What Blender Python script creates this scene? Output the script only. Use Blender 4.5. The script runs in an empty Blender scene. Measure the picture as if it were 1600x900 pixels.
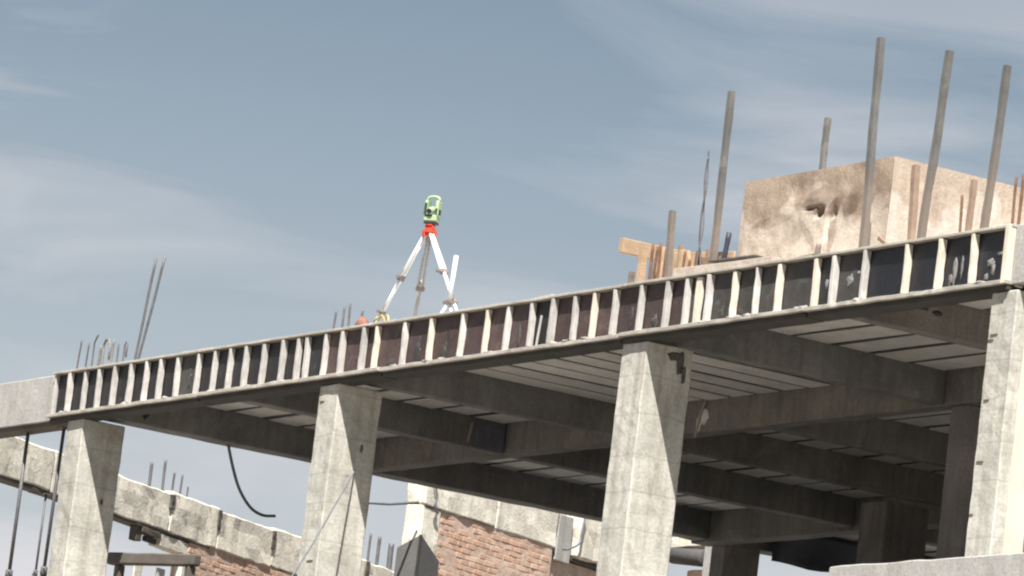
import bpy, bmesh, math, random
from mathutils import Vector, Matrix, noise
rnd = random.Random(7)
sc = bpy.context.scene
COL = sc.collection
R_ = math.radians

# ---------------------------------------------------------------- camera
YAW, PITCH, ROLL = R_(30.86), R_(9.83), R_(6.92)
fw = Vector((-math.cos(YAW)*math.cos(PITCH), math.sin(YAW)*math.cos(PITCH), math.sin(PITCH)))
rt = fw.cross(Vector((0, 0, 1))).normalized()
up = rt.cross(fw)
Rv = math.cos(ROLL)*rt + math.sin(ROLL)*up
Uv = -math.sin(ROLL)*rt + math.cos(ROLL)*up
cd = bpy.data.cameras.new('camera')
cam = bpy.data.objects.new('camera', cd)
COL.objects.link(cam)
cam.matrix_world = Matrix(((Rv.x, Uv.x, -fw.x, 50.148), (Rv.y, Uv.y, -fw.y, -31.489), (Rv.z, Uv.z, -fw.z, 1.6), (0, 0, 0, 1)))
cd.sensor_width = 36
cd.lens = 36*8700/1600
cd.clip_start = 0.5
cd.clip_end = 6000
sc.camera = cam

# ---------------------------------------------------------------- sky, sun, exposure
SUN_EL, SUN_PHI = R_(58), R_(52)
w = bpy.data.worlds.new("World")
sc.world = w
w.use_nodes = True
nt = w.node_tree
nt.nodes.clear()
def N(t, ty, **kw):
    n = t.nodes.new(ty)
    for k, v in kw.items():
        setattr(n, k, v)
    return n
out = N(nt, 'ShaderNodeOutputWorld')
bg = N(nt, 'ShaderNodeBackground')
bg.inputs['Strength'].default_value = 0.046
sky = N(nt, 'ShaderNodeTexSky', sky_type='NISHITA', sun_disc=False)
sky.sun_elevation = SUN_EL
sky.sun_rotation = R_(128)
sky.air_density = 1.0
sky.dust_density = 0.7
sky.ozone_density = 1.5
tc = N(nt, 'ShaderNodeTexCoord')
mp = N(nt, 'ShaderNodeMapping')
mp.inputs['Rotation'].default_value = (0.0, R_(12), R_(30))
mp.inputs['Scale'].default_value = (9, 9, 34)
n1 = N(nt, 'ShaderNodeTexNoise')
n1.inputs['Scale'].default_value = 1.0
n1.inputs['Detail'].default_value = 7
n1.inputs['Roughness'].default_value = 0.55
n1.inputs['Distortion'].default_value = 0.6
rp = N(nt, 'ShaderNodeValToRGB')
rp.color_ramp.elements[0].position = 0.42
rp.color_ramp.elements[1].position = 0.64
mp2 = N(nt, 'ShaderNodeMapping')
mp2.inputs['Scale'].default_value = (5, 5, 11)
mp2.inputs['Location'].default_value = (3.1, 0.4, 0)
n2 = N(nt, 'ShaderNodeTexNoise')
n2.inputs['Detail'].default_value = 3
n2.inputs['Scale'].default_value = 1.0
rp2 = N(nt, 'ShaderNodeValToRGB')
rp2.color_ramp.elements[0].position = 0.35
rp2.color_ramp.elements[1].position = 0.7
sep = N(nt, 'ShaderNodeSeparateXYZ')
mr = N(nt, 'ShaderNodeMapRange')          # clouds thin out upward
mr.inputs['From Min'].default_value = 0.10
mr.inputs['From Max'].default_value = 0.27
mr.inputs['To Min'].default_value = 1.0
mr.inputs['To Max'].default_value = 0.22
mul = N(nt, 'ShaderNodeMath', operation='MULTIPLY')
mul2 = N(nt, 'ShaderNodeMath', operation='MULTIPLY_ADD')
mul2.inputs[1].default_value = 1.25
mul2.inputs[2].default_value = 0.0
mix = N(nt, 'ShaderNodeMixRGB')
tint = N(nt, 'ShaderNodeMixRGB', blend_type='MULTIPLY')
tint.inputs['Fac'].default_value = 1
tint.inputs['Color2'].default_value = (0.76, 0.745, 0.665, 1)
CLOUD = (6.8, 6.7, 6.95, 1)
mix.inputs['Color2'].default_value = CLOUD
L = nt.links.new
L(tc.outputs['Generated'], mp.inputs['Vector']); L(mp.outputs[0], n1.inputs['Vector'])
L(tc.outputs['Generated'], mp2.inputs['Vector']); L(mp2.outputs[0], n2.inputs['Vector'])
L(n1.outputs['Fac'], rp.inputs['Fac']); L(n2.outputs['Fac'], rp2.inputs['Fac'])
L(tc.outputs['Generated'], sep.inputs[0]); L(sep.outputs['Z'], mr.inputs['Value'])
L(rp.outputs['Color'], mul.inputs[0]); L(rp2.outputs['Color'], mul.inputs[1])
mm = N(nt, 'ShaderNodeMath', operation='MULTIPLY')
L(mul.outputs[0], mm.inputs[0]); L(mr.outputs[0], mm.inputs[1])
veil = N(nt, 'ShaderNodeMapRange')
veil.interpolation_type = 'SMOOTHSTEP'
veil.inputs['From Min'].default_value = 0.08
veil.inputs['From Max'].default_value = 0.26
veil.inputs['To Min'].default_value = 0.58
veil.inputs['To Max'].default_value = 0.04
L(sep.outputs['Z'], veil.inputs['Value'])
L(veil.outputs[0], mul2.inputs[2])
L(mm.outputs[0], mul2.inputs[0])
L(sky.outputs[0], tint.inputs['Color1'])
L(tint.outputs[0], mix.inputs['Color1']); L(mul2.outputs[0], mix.inputs['Fac'])
L(mix.outputs[0], bg.inputs['Color']); L(bg.outputs[0], out.inputs['Surface'])

sd = bpy.data.lights.new('sun', 'SUN')
sd.energy = 5.0
sd.angle = R_(0.5)
sd.color = (1.0, 0.965, 0.91)
sun = bpy.data.objects.new('sun', sd)
COL.objects.link(sun)
tosun = Vector((math.sin(SUN_PHI)*math.cos(SUN_EL), -math.cos(SUN_PHI)*math.cos(SUN_EL), math.sin(SUN_EL)))
sun.rotation_euler = tosun.to_track_quat('Z', 'Y').to_euler()

sc.view_settings.view_transform = 'Standard'
sc.view_settings.look = 'None'
sc.view_settings.exposure = 1.25
sc.view_settings.gamma = 1
sc.cycles.filter_width = 2.2
sc.cycles.max_bounces = 10
sc.cycles.diffuse_bounces = 8

# ---------------------------------------------------------------- materials
def material(name, base, var=0.25, scale=2.0, rough=0.85, dark=None, stain=0.0, bump=0.3, grain=None, tintvar=0.0,
             blot=None, drip=0.0, pores=0.0, metal=0.0, pour=0.0):
    """procedural surface: base colour broken by large blotches, fine grain, vertical drip stains and small pores"""
    m = bpy.data.materials.new(name)
    m.use_nodes = True
    t = m.node_tree
    b = t.nodes['Principled BSDF']
    b.inputs['Roughness'].default_value = rough
    b.inputs['Metallic'].default_value = metal
    l = t.links.new
    geo = N(t, 'ShaderNodeNewGeometry')
    oi = N(t, 'ShaderNodeObjectInfo')
    addv = N(t, 'ShaderNodeVectorMath', operation='MULTIPLY_ADD')
    comb = N(t, 'ShaderNodeCombineXYZ')
    for k in range(3):
        l(oi.outputs['Random'], comb.inputs[k])
    addv.inputs[1].default_value = (17.0, 11.0, 23.0)
    l(comb.outputs[0], addv.inputs[0])
    l(geo.outputs['Position'], addv.inputs[2])
    big = N(t, 'ShaderNodeTexNoise')
    big.inputs['Scale'].default_value = scale
    big.inputs['Detail'].default_value = 6
    big.inputs['Roughness'].default_value = 0.62
    l(addv.outputs[0], big.inputs['Vector'])
    fine = N(t, 'ShaderNodeTexNoise')
    fine.inputs['Scale'].default_value = 28
    fine.inputs['Detail'].default_value = 5
    gm = N(t, 'ShaderNodeMapping')
    gm.inputs['Scale'].default_value = grain or (1, 1, 1)
    l(addv.outputs[0], gm.inputs['Vector'])
    l(gm.outputs[0], fine.inputs['Vector'])
    r1 = N(t, 'ShaderNodeValToRGB')
    r1.color_ramp.elements[0].position = 0.32
    r1.color_ramp.elements[1].position = 0.68
    d = dark or tuple(c*(1-var) for c in base)
    hi = tuple(min(1, c*(1+var*0.35)) for c in base)
    r1.color_ramp.elements[0].color = (*d, 1)
    r1.color_ramp.elements[1].color = (*hi, 1)
    l(big.outputs['Fac'], r1.inputs['Fac'])
    col = r1.outputs['Color']
    r2 = N(t, 'ShaderNodeValToRGB')
    r2.color_ramp.elements[0].position = 0.3
    r2.color_ramp.elements[1].position = 0.65
    r2.color_ramp.elements[0].color = (0.72, 0.72, 0.72, 1)
    r2.color_ramp.elements[1].color = (1, 1, 1, 1)
    l(fine.outputs['Fac'], r2.inputs['Fac'])
    mx = N(t, 'ShaderNodeMixRGB', blend_type='MULTIPLY')
    mx.inputs['Fac'].default_value = 0.8
    l(col, mx.inputs['Color1']); l(r2.outputs['Color'], mx.inputs['Color2'])
    col = mx.outputs[0]
    if blot:                                     # patches of a second colour
        nb = N(t, 'ShaderNodeTexNoise')
        nb.inputs['Scale'].default_value = blot[1]
        nb.inputs['Detail'].default_value = 4
        nb.inputs['Distortion'].default_value = 1.2
        l(addv.outputs[0], nb.inputs['Vector'])
        rb = N(t, 'ShaderNodeValToRGB')
        rb.color_ramp.elements[0].position = blot[2]
        rb.color_ramp.elements[1].position = min(1, blot[2]+0.1)
        l(nb.outputs['Fac'], rb.inputs['Fac'])
        sc_ = N(t, 'ShaderNodeMath', operation='MULTIPLY')
        sc_.inputs[1].default_value = blot[3]
        l(rb.outputs['Color'], sc_.inputs[0])
        mb = N(t, 'ShaderNodeMixRGB')
        mb.inputs['Color2'].default_value = (*blot[0], 1)
        l(sc_.outputs[0], mb.inputs['Fac']); l(col, mb.inputs['Color1'])
        col = mb.outputs[0]
    if drip:
        dm = N(t, 'ShaderNodeMapping')
        dm.inputs['Scale'].default_value = (6, 6, 0.55)
        l(addv.outputs[0], dm.inputs['Vector'])
        dn = N(t, 'ShaderNodeTexNoise')
        dn.inputs['Scale'].default_value = 1.6
        dn.inputs['Detail'].default_value = 5
        l(dm.outputs[0], dn.inputs['Vector'])
        dr = N(t, 'ShaderNodeValToRGB')
        dr.color_ramp.elements[0].position = 0.3
        dr.color_ramp.elements[1].position = 0.56
        v = 1-drip
        dr.color_ramp.elements[0].color = (v, v*0.97, v*0.93, 1)
        dr.color_ramp.elements[1].color = (1, 1, 1, 1)
        l(dn.outputs['Fac'], dr.inputs['Fac'])
        md = N(t, 'ShaderNodeMixRGB', blend_type='MULTIPLY')
        md.inputs['Fac'].default_value = 1
        l(col, md.inputs['Color1']); l(dr.outputs['Color'], md.inputs['Color2'])
        col = md.outputs[0]
    hgt = fine.outputs['Fac']
    if pores:
        vo = N(t, 'ShaderNodeTexVoronoi')
        vo.inputs['Scale'].default_value = 9
        l(addv.outputs[0], vo.inputs['Vector'])
        vr = N(t, 'ShaderNodeValToRGB')
        vr.color_ramp.elements[0].position = 0.06
        vr.color_ramp.elements[1].position = 0.13
        v = 1-pores
        vr.color_ramp.elements[0].color = (v, v, v, 1)
        vr.color_ramp.elements[1].color = (1, 1, 1, 1)
        l(vo.outputs['Distance'], vr.inputs['Fac'])
        mv = N(t, 'ShaderNodeMixRGB', blend_type='MULTIPLY')
        mv.inputs['Fac'].default_value = 1
        l(col, mv.inputs['Color1']); l(vr.outputs['Color'], mv.inputs['Color2'])
        col = mv.outputs[0]
    if pour:                                     # pour and form-board lines at uneven heights
        sz = N(t, 'ShaderNodeSeparateXYZ')
        l(addv.outputs[0], sz.inputs[0])
        wob = N(t, 'ShaderNodeMath', operation='MULTIPLY_ADD')
        wob.inputs[1].default_value = 0.10
        l(big.outputs['Fac'], wob.inputs[0]); l(sz.outputs['Z'], wob.inputs[2])
        v1 = N(t, 'ShaderNodeTexVoronoi', voronoi_dimensions='1D', feature='DISTANCE_TO_EDGE')
        v1.inputs['Scale'].default_value = 2.1
        l(wob.outputs[0], v1.inputs['W'])
        pr = N(t, 'ShaderNodeValToRGB')
        pr.color_ramp.elements[0].position = 0.008
        pr.color_ramp.elements[1].position = 0.03
        v = 1-pour
        pr.color_ramp.elements[0].color = (v, v, v, 1)
        pr.color_ramp.elements[1].color = (1, 1, 1, 1)
        l(v1.outputs['Distance'], pr.inputs['Fac'])
        mp_ = N(t, 'ShaderNodeMixRGB', blend_type='MULTIPLY')
        l(fine.outputs['Fac'], mp_.inputs['Fac']); l(col, mp_.inputs['Color1']); l(pr.outputs['Color'], mp_.inputs['Color2'])
        col = mp_.outputs[0]
    if tintvar:                                  # each piece a little lighter or darker
        tm = N(t, 'ShaderNodeMapRange')
        tm.inputs['To Min'].default_value = 1-tintvar
        tm.inputs['To Max'].default_value = 1+tintvar*0.6
        l(oi.outputs['Random'], tm.inputs['Value'])
        mt = N(t, 'ShaderNodeVectorMath', operation='SCALE')
        l(col, mt.inputs[0]); l(tm.outputs[0], mt.inputs['Scale'])
        col = mt.outputs[0]
    l(col, b.inputs['Base Color'])
    if bump:
        ad = N(t, 'ShaderNodeMath', operation='MULTIPLY_ADD')
        ad.inputs[1].default_value = 0.35
        l(hgt, ad.inputs[0]); l(big.outputs['Fac'], ad.inputs[2])
        bp = N(t, 'ShaderNodeBump')
        bp.inputs['Strength'].default_value = bump
        bp.inputs['Distance'].default_value = 0.03
        l(ad.outputs[0], bp.inputs['Height'])
        l(bp.outputs[0], b.inputs['Normal'])
    return m

M = {
 'concrete': material('column_concrete', (0.50, 0.485, 0.435), 0.24, 1.7, blot=((0.28, 0.265, 0.24), 4.0, 0.56, 0.6), drip=0.25, pores=0.3, pour=0.35),
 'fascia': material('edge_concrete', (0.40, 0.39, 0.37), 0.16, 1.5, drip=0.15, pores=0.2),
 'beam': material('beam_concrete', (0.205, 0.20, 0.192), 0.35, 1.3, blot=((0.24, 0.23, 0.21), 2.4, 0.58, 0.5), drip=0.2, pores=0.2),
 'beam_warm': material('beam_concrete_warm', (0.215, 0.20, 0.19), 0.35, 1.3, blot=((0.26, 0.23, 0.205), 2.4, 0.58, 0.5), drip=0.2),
 'slab': material('slab_concrete', (0.06, 0.057, 0.055), 0.2, 1.5),
 'floor': material('floor_concrete', (0.58, 0.56, 0.53), 0.2, 1.0),
 'soffit': material('soffit_board', (0.72, 0.70, 0.66), 0.18, 2.5, tintvar=0.12, bump=0.15),
 'ply_black': material('black_film_plywood', (0.013, 0.012, 0.013), 0.4, 5, rough=0.55, tintvar=0.3, blot=((0.05, 0.048, 0.045), 7, 0.6, 0.5)),
 'ply_brown': material('brown_film_plywood', (0.072, 0.044, 0.042), 0.4, 5, rough=0.6, tintvar=0.3, blot=((0.12, 0.085, 0.08), 6, 0.58, 0.5)),
 'ply_grey': material('grey_film_plywood', (0.050, 0.046, 0.042), 0.35, 5, rough=0.6, tintvar=0.25, blot=((0.10, 0.093, 0.088), 6, 0.58, 0.5)),
 'ply_navy': material('navy_film_plywood', (0.009, 0.010, 0.015), 0.4, 5, rough=0.5, tintvar=0.25, blot=((0.06, 0.06, 0.06), 5, 0.66, 0.6)),
 'stud': material('weathered_stud_timber', (0.56, 0.53, 0.50), 0.28, 4, grain=(4, 4, 0.4), tintvar=0.18, bump=0.2),
 'rail': material('rail_timber', (0.42, 0.39, 0.34), 0.3, 3, grain=(0.4, 4, 4), bump=0.2, blot=((0.55, 0.53, 0.48), 5, 0.6, 0.6)),
 'cream': material('cream_board', (0.68, 0.61, 0.51), 0.15, 3, grain=(4, 4, 0.3), tintvar=0.08, bump=0.15),
 'dark_timber': material('dark_timber', (0.10, 0.085, 0.07), 0.35, 3, grain=(0.4, 4, 4)),
 'edge_form': material('dark_edge_form', (0.045, 0.040, 0.036), 0.4, 3, grain=(0.4, 4, 4)),  # even dark tone for the bottom boards
 'blue_panel': material('faded_blue_panel', (0.15, 0.155, 0.195), 0.3, 4),
 'grime': material('dark_grime', (0.10, 0.095, 0.09), 0.5, 9),
 'post': material('grey_post_timber', (0.125, 0.122, 0.118), 0.3, 3, grain=(4, 4, 0.3), blot=((0.19, 0.18, 0.165), 3, 0.58, 0.5)),
 'brown_post': material('brown_post_timber', (0.29, 0.20, 0.145), 0.3, 3, grain=(4, 4, 0.3)),
 'pine': material('fresh_pine', (0.46, 0.32, 0.205), 0.2, 4, grain=(4, 0.4, 4), tintvar=0.1),
 'rust': material('rusty_steel', (0.17, 0.085, 0.05), 0.4, 9, rough=0.9),
 'steel': material('dull_steel', (0.13, 0.125, 0.13), 0.3, 6, rough=0.6, metal=0.2),
 'pale_steel': material('pale_wire', (0.20, 0.19, 0.18), 0.3, 6, rough=0.7),
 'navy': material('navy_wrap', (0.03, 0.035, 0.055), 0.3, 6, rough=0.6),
 'block': material('stained_block_concrete', (0.56, 0.475, 0.395), 0.14, 2.0, blot=((0.27, 0.215, 0.17), 0.95, 0.50, 0.62), drip=0.12, bump=0.5),
 'block2': material('clean_block_concrete', (0.50, 0.435, 0.37), 0.14, 2.0, blot=((0.37, 0.295, 0.235), 1.1, 0.56, 0.5), drip=0.1, bump=0.5),
 'old': material('old_ring_concrete', (0.72, 0.675, 0.575), 0.18, 2.5, blot=((0.30, 0.27, 0.23), 3.5, 0.60, 0.75), drip=0.15, pores=0.3, bump=0.5),
 'shadow': material('painted_shadow_grey', (0.115, 0.11, 0.105), 0.15, 2.0),  # lighter tone of the shade painted on the far corner column
 'drum_and_shadow': material('drum_grey_and_painted_shadow', (0.075, 0.072, 0.07), 0.15, 2.0),  # drum grey, also the deeper tone of the painted corner shade
 'brick': material('pale_red_brick', (0.56, 0.36, 0.255), 0.2, 6, tintvar=0.10, bump=0.35, blot=((0.55, 0.41, 0.33), 3.0, 0.52, 0.8)),
 'mortar': material('smeared_mortar', (0.56, 0.42, 0.33), 0.22, 5, bump=0.5),
 'white': material('white_paint', (0.84, 0.84, 0.82), 0.05, 6, rough=0.4, bump=0.02),
 'lime': material('lime_green_plastic', (0.36, 0.47, 0.27), 0.06, 6, rough=0.4, bump=0.02),
 'dkgreen': material('dark_green_plastic', (0.02, 0.05, 0.03), 0.1, 8, rough=0.4, bump=0),
 'red': material('red_paint', (0.62, 0.06, 0.025), 0.15, 8, rough=0.45, bump=0.02),
 'orange': material('orange_canvas', (0.27, 0.115, 0.08), 0.5, 9, rough=0.8),
 'black': material('black_plastic', (0.03, 0.03, 0.032), 0.1, 8, rough=0.4, bump=0.02),
 'clamp': material('grey_clamp', (0.20, 0.16, 0.15), 0.2, 12, rough=0.5, bump=0.02),
 'leggrey': material('grey_leg_paint', (0.33, 0.31, 0.29), 0.1, 8, rough=0.5, bump=0.02),
 'strap': material('yellow_strap', (0.42, 0.33, 0.14), 0.4, 15),
 'glass': material('dark_lens', (0.02, 0.03, 0.03), 0.1, 8, rough=0.1, bump=0),
 'cable': material('grey_cable', (0.15, 0.165, 0.18), 0.2, 8, rough=0.6, bump=0.05),
 'ground': material('site_ground', (0.22, 0.195, 0.16), 0.25, 0.25, bump=0.4, blot=((0.18, 0.16, 0.13), 0.6, 0.55, 0.5)),
}

# ---------------------------------------------------------------- helpers
def height_stain(mat, z0, amp, col, fac):
    t = M[mat].node_tree
    l = t.links.new
    b = t.nodes['Principled BSDF']
    src = b.inputs['Base Color'].links[0].from_socket
    g = N(t, 'ShaderNodeNewGeometry'); sp = N(t, 'ShaderNodeSeparateXYZ')
    no = N(t, 'ShaderNodeTexNoise')
    no.inputs['Scale'].default_value = 1.5; no.inputs['Detail'].default_value = 5; no.inputs['Distortion'].default_value = 0.8
    ma = N(t, 'ShaderNodeMath', operation='MULTIPLY_ADD'); ma.inputs[1].default_value = amp
    mr_ = N(t, 'ShaderNodeMapRange'); mr_.inputs['From Min'].default_value = z0+amp*.5; mr_.inputs['From Max'].default_value = z0+amp*.5+.10
    mr_.inputs['To Max'].default_value = fac
    mi = N(t, 'ShaderNodeMixRGB', blend_type='MULTIPLY'); mi.inputs['Color2'].default_value = (*col, 1)
    l(g.outputs['Position'], sp.inputs[0]); l(g.outputs['Position'], no.inputs['Vector'])
    l(no.outputs['Fac'], ma.inputs[0]); l(sp.outputs['Z'], ma.inputs[2]); l(ma.outputs[0], mr_.inputs['Value'])
    l(mr_.outputs[0], mi.inputs['Fac']); l(src, mi.inputs['Color1']); l(mi.outputs[0], b.inputs['Base Color'])
def spot_stain(mat, spots, axes, col):
    t = M[mat].node_tree
    l = t.links.new
    b = t.nodes['Principled BSDF']
    g = N(t, 'ShaderNodeNewGeometry')
    no = N(t, 'ShaderNodeTexNoise'); no.inputs['Scale'].default_value = 3.5; no.inputs['Detail'].default_value = 5
    l(g.outputs['Position'], no.inputs['Vector'])
    for (cx, cz, rx, rz, rot, fac) in spots:
        m1 = N(t, 'ShaderNodeMapping', vector_type='TEXTURE')
        m1.inputs['Location'].default_value = (cx, 1.0, cz)
        m1.inputs['Rotation'].default_value = (0, rot, 0)
        m1.inputs['Scale'].default_value = (rx, 4.0, rz)
        ln = N(t, 'ShaderNodeVectorMath', operation='LENGTH')
        l(g.outputs['Position'], m1.inputs['Vector']); l(m1.outputs[0], ln.inputs[0])
        ad = N(t, 'ShaderNodeMath', operation='MULTIPLY_ADD'); ad.inputs[1].default_value = 1.6
        l(no.outputs['Fac'], ad.inputs[0]); l(ln.outputs['Value'], ad.inputs[2])
        r_ = N(t, 'ShaderNodeMapRange'); r_.inputs['From Min'].default_value = 1.45; r_.inputs['From Max'].default_value = 1.8
        r_.inputs['To Min'].default_value = fac; r_.inputs['To Max'].default_value = 0
        l(ad.outputs[0], r_.inputs['Value'])
        mi = N(t, 'ShaderNodeMixRGB', blend_type='MULTIPLY'); mi.inputs['Color2'].default_value = (*col, 1)
        src = b.inputs['Base Color'].links[0].from_socket
        l(r_.outputs[0], mi.inputs['Fac']); l(src, mi.inputs['Color1']); l(mi.outputs[0], b.inputs['Base Color'])
height_stain('block', 12.82, 1.5, (0.60, 0.54, 0.49), 0.85)
height_stain('block2', 12.95, 1.9, (0.72, 0.63, 0.55), 0.6)
def low_tint(mat, z0, z1, col):
    t = M[mat].node_tree
    l = t.links.new
    b = t.nodes['Principled BSDF']
    g = N(t, 'ShaderNodeNewGeometry'); sp = N(t, 'ShaderNodeSeparateXYZ')
    r_ = N(t, 'ShaderNodeMapRange'); r_.inputs['From Min'].default_value = z0; r_.inputs['From Max'].default_value = z1
    r_.inputs['To Min'].default_value = 0.85; r_.inputs['To Max'].default_value = 0.0
    mi = N(t, 'ShaderNodeMixRGB'); mi.inputs['Color2'].default_value = (*col, 1)
    src = b.inputs['Base Color'].links[0].from_socket
    l(g.outputs['Position'], sp.inputs[0]); l(sp.outputs['Z'], r_.inputs['Value'])
    l(r_.outputs[0], mi.inputs['Fac']); l(src, mi.inputs['Color1']); l(mi.outputs[0], b.inputs['Base Color'])
low_tint('post', 12.6, 13.15, (0.17, 0.135, 0.11))
spot_stain('block', [(1.75, 12.95, .42, .10, .1, .55), (2.15, 12.90, .30, .11, -.3, .75), (2.45, 12.9, .20, .16, .0, .7), (1.05, 12.86, .45, .07, -.1, .45),
                     (1.75, 12.62, .50, .06, .75, .4), (2.62, 12.95, .22, .30, .0, .4), (2.20, 12.6, .05, .28, .1, .5)], None, (0.36, 0.28, 0.235))

def link(name, me, mat, parent=None, loc=(0, 0, 0), rot=None):
    if mat is not None and not me.materials:
        me.materials.append(M[mat] if isinstance(mat, str) else mat)
    o = bpy.data.objects.new(name, me)
    COL.objects.link(o)
    if parent is not None:
        o.parent = parent
        o.location = Vector(loc)-Vector(parent['at'])
    else:
        o.location = loc
    if rot is not None:
        o.rotation_euler = rot
    return o

def thing(name, at, label, cat, group=None):
    o = bpy.data.objects.new(name, None)
    COL.objects.link(o)
    o.location = at
    o['at'] = tuple(at)
    o.empty_display_size = 0.2
    o['label'] = label
    o['category'] = cat
    if group:
        o['group'] = group
    return o

def tag(o, label, cat, group=None):
    o['label'] = label
    o['category'] = cat
    if group:
        o['group'] = group
    return o

def fin(bm, smooth=False):
    me = bpy.data.meshes.new('m')
    bm.normal_update()
    bm.to_mesh(me)
    bm.free()
    if smooth:
        for p in me.polygons:
            p.use_smooth = True
    return me

def box_bm(sx, sy, sz, bev=0.0, seg=(1, 1, 1), jit=0.0, seed=0, bm=None, mat4=None):
    own = bm is None
    b = bmesh.new()
    nx, ny, nz = seg
    bmesh.ops.create_cube(b, size=1)
    for v in b.verts:
        v.co = Vector((v.co.x*sx, v.co.y*sy, v.co.z*sz))
    for ax, n in enumerate(seg):
        for i in range(1, n):
            co = Vector((0, 0, 0)); co[ax] = (-.5+i/n)*(sx, sy, sz)[ax]
            no = Vector((0, 0, 0)); no[ax] = 1
            bmesh.ops.bisect_plane(b, geom=b.verts[:]+b.edges[:]+b.faces[:], plane_co=co, plane_no=no)
    if bev:
        es = [e for e in b.edges if len(e.link_faces) == 2 and e.link_faces[0].normal.dot(e.link_faces[1].normal) < 0.5]
        bmesh.ops.bevel(b, geom=es, offset=bev, segments=1, affect='EDGES')
    if jit:
        for v in b.verts:
            p = v.co*3.1+Vector((seed*3.7, seed*1.3, seed*2.1))
            q = v.co*11+Vector((seed, seed*5.1, seed*0.7))
            v.co += (noise.noise_vector(p)*0.6+noise.noise_vector(q)*0.6)*jit
    if mat4 is not None:
        b.transform(mat4)
    if own:
        return b
    me = fin(b)
    bm.from_mesh(me)
    bpy.data.meshes.remove(me)
    return bm

SEED = [0]
def box(name, x, y, z, mat, parent=None, bev=0.0, seg=(1, 1, 1), jit=0.0):
    """box between the given x, y, z ranges"""
    SEED[0] += 1
    c = ((x[0]+x[1])/2, (y[0]+y[1])/2, (z[0]+z[1])/2)
    me = fin(box_bm(x[1]-x[0], y[1]-y[0], z[1]-z[0], bev, seg, jit, SEED[0]))
    return link(name, me, mat, parent, c)

def tube_bm(pts, rads, n=10, bm=None, cap=True, square=False):
    b = bm or bmesh.new()
    pts = [Vector(p) for p in pts]
    if isinstance(rads, (int, float)):
        rads = [rads]*len(pts)
    rings = []
    ref = None
    if square:
        n = 4
    for i, p in enumerate(pts):
        d = (pts[min(i+1, len(pts)-1)]-pts[max(i-1, 0)]).normalized()
        if ref is None:
            ref = Vector((1, 0, 0)) if abs(d.x) < 0.8 else Vector((0, 0, 1))
        a = (ref-d*ref.dot(d)).normalized()
        ref = a
        c = d.cross(a)
        ring = []
        for k in range(n):
            t = 2*math.pi*(k+0.5)/n
            f = rads[i]*(1.414 if square else 1)
            ring.append(b.verts.new(p+a*math.cos(t)*f+c*math.sin(t)*f))
        rings.append(ring)
    for i in range(len(rings)-1):
        for k in range(n):
            b.faces.new((rings[i][k], rings[i][(k+1) % n], rings[i+1][(k+1) % n], rings[i+1][k]))
    if cap:
        b.faces.new(rings[0][::-1]); b.faces.new(rings[-1])
    bmesh.ops.recalc_face_normals(b, faces=b.faces[:])
    return b

def tube(name, pts, rads, mat, parent=None, n=10, square=False, smooth=True):
    p0 = Vector(pts[0])
    me = fin(tube_bm([Vector(p)-p0 for p in pts], rads, n, square=square), smooth and not square)
    return link(name, me, mat, parent, p0)

# ---------------------------------------------------------------- ground
b = bmesh.new()
bmesh.ops.create_grid(b, x_segments=40, y_segments=40, size=2500)
o = link('ground', fin(b), 'ground'); o['kind'] = 'structure'

# ---------------------------------------------------------------- concrete frame building
B = thing('concrete_frame_building', (-3, 5, 0), 'unfinished grey concrete frame building with open bays on square columns', 'building')
ZB, ZS, ZT = 11.49, 11.87, 12.06      # beam bottoms, ceiling boards, roof top
CT = 11.412                             # column tops
DEEP = 14.9
cols = {'x': [(-13.13, -12.68), (-6.65, -6.2), (-0.10, 0.40), (6.55, 6.97)], 'y': [(0.0, 0.60), (4.05, 4.65), (9.15, 9.75), (14.2, 14.75)]}
for j, y in enumerate(cols['y']):
    for i, x in enumerate(cols['x']):
        front = j == 0
        if i == 1 and j == 2:
            x, y = (-7.30, -6.74), (8.33, 9.0)
        elif j == 2:
            x, y = ((-13.05, -12.70), (9.92, 10.5)) if i == 0 else (x, (9.5, 10.1))
        if i == 0 and j == 1:
            x, y = (-13.1, -12.78), (3.78, 4.12)
        if i == 1 and j == 1:
            x, y = (-6.32, -6.0), (4.30, 4.70)
        if i == 2 and j == 1:
            x, y = (0.12, 0.45), (4.25, 4.75)
        if front:
            box('column', x, y, (7.9, CT), 'concrete', B, 0.014, (3, 4, 30), 0.011)
            box('column', (x[0]+.01, x[1]-.01), y, (0, 7.9), 'concrete', B, 0.01)
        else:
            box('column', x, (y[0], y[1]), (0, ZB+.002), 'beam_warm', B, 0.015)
# beams running into the building
def beamY(x, y, zb=ZB, mat='beam', seg=14):
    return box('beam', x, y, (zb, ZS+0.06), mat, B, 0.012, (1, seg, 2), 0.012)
rowsY = [(0.31, 4.17), (4.41, 9.60), (9.92, DEEP-.3)]
for k, ys in enumerate(rowsY):
    beamY((-13.02, -12.66), ys, ZB-.01)
    beamY((-9.48, -9.25), ys, ZB)
    beamY((-6.42, -6.26), ys, ZB, 'beam' if k != 1 else 'beam_warm')
    if k:
        beamY((-3.70, -3.50), ys)
    beamY((-.12, 0.10), ys)
    beamY((3.43, 3.62), ys, ZB, 'beam_warm')
    beamY((6.6, 6.80), ys)
# beams along the building
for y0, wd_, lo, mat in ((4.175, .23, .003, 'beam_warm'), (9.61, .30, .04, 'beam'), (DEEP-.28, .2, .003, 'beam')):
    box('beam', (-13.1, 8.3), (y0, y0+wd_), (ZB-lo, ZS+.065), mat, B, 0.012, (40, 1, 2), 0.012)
box('edge_beam', (-13.1, 6.5), (0.045, 0.30), (11.464, ZS+.065), 'beam', B, 0.0, (30, 1, 1), 0.004)
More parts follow.
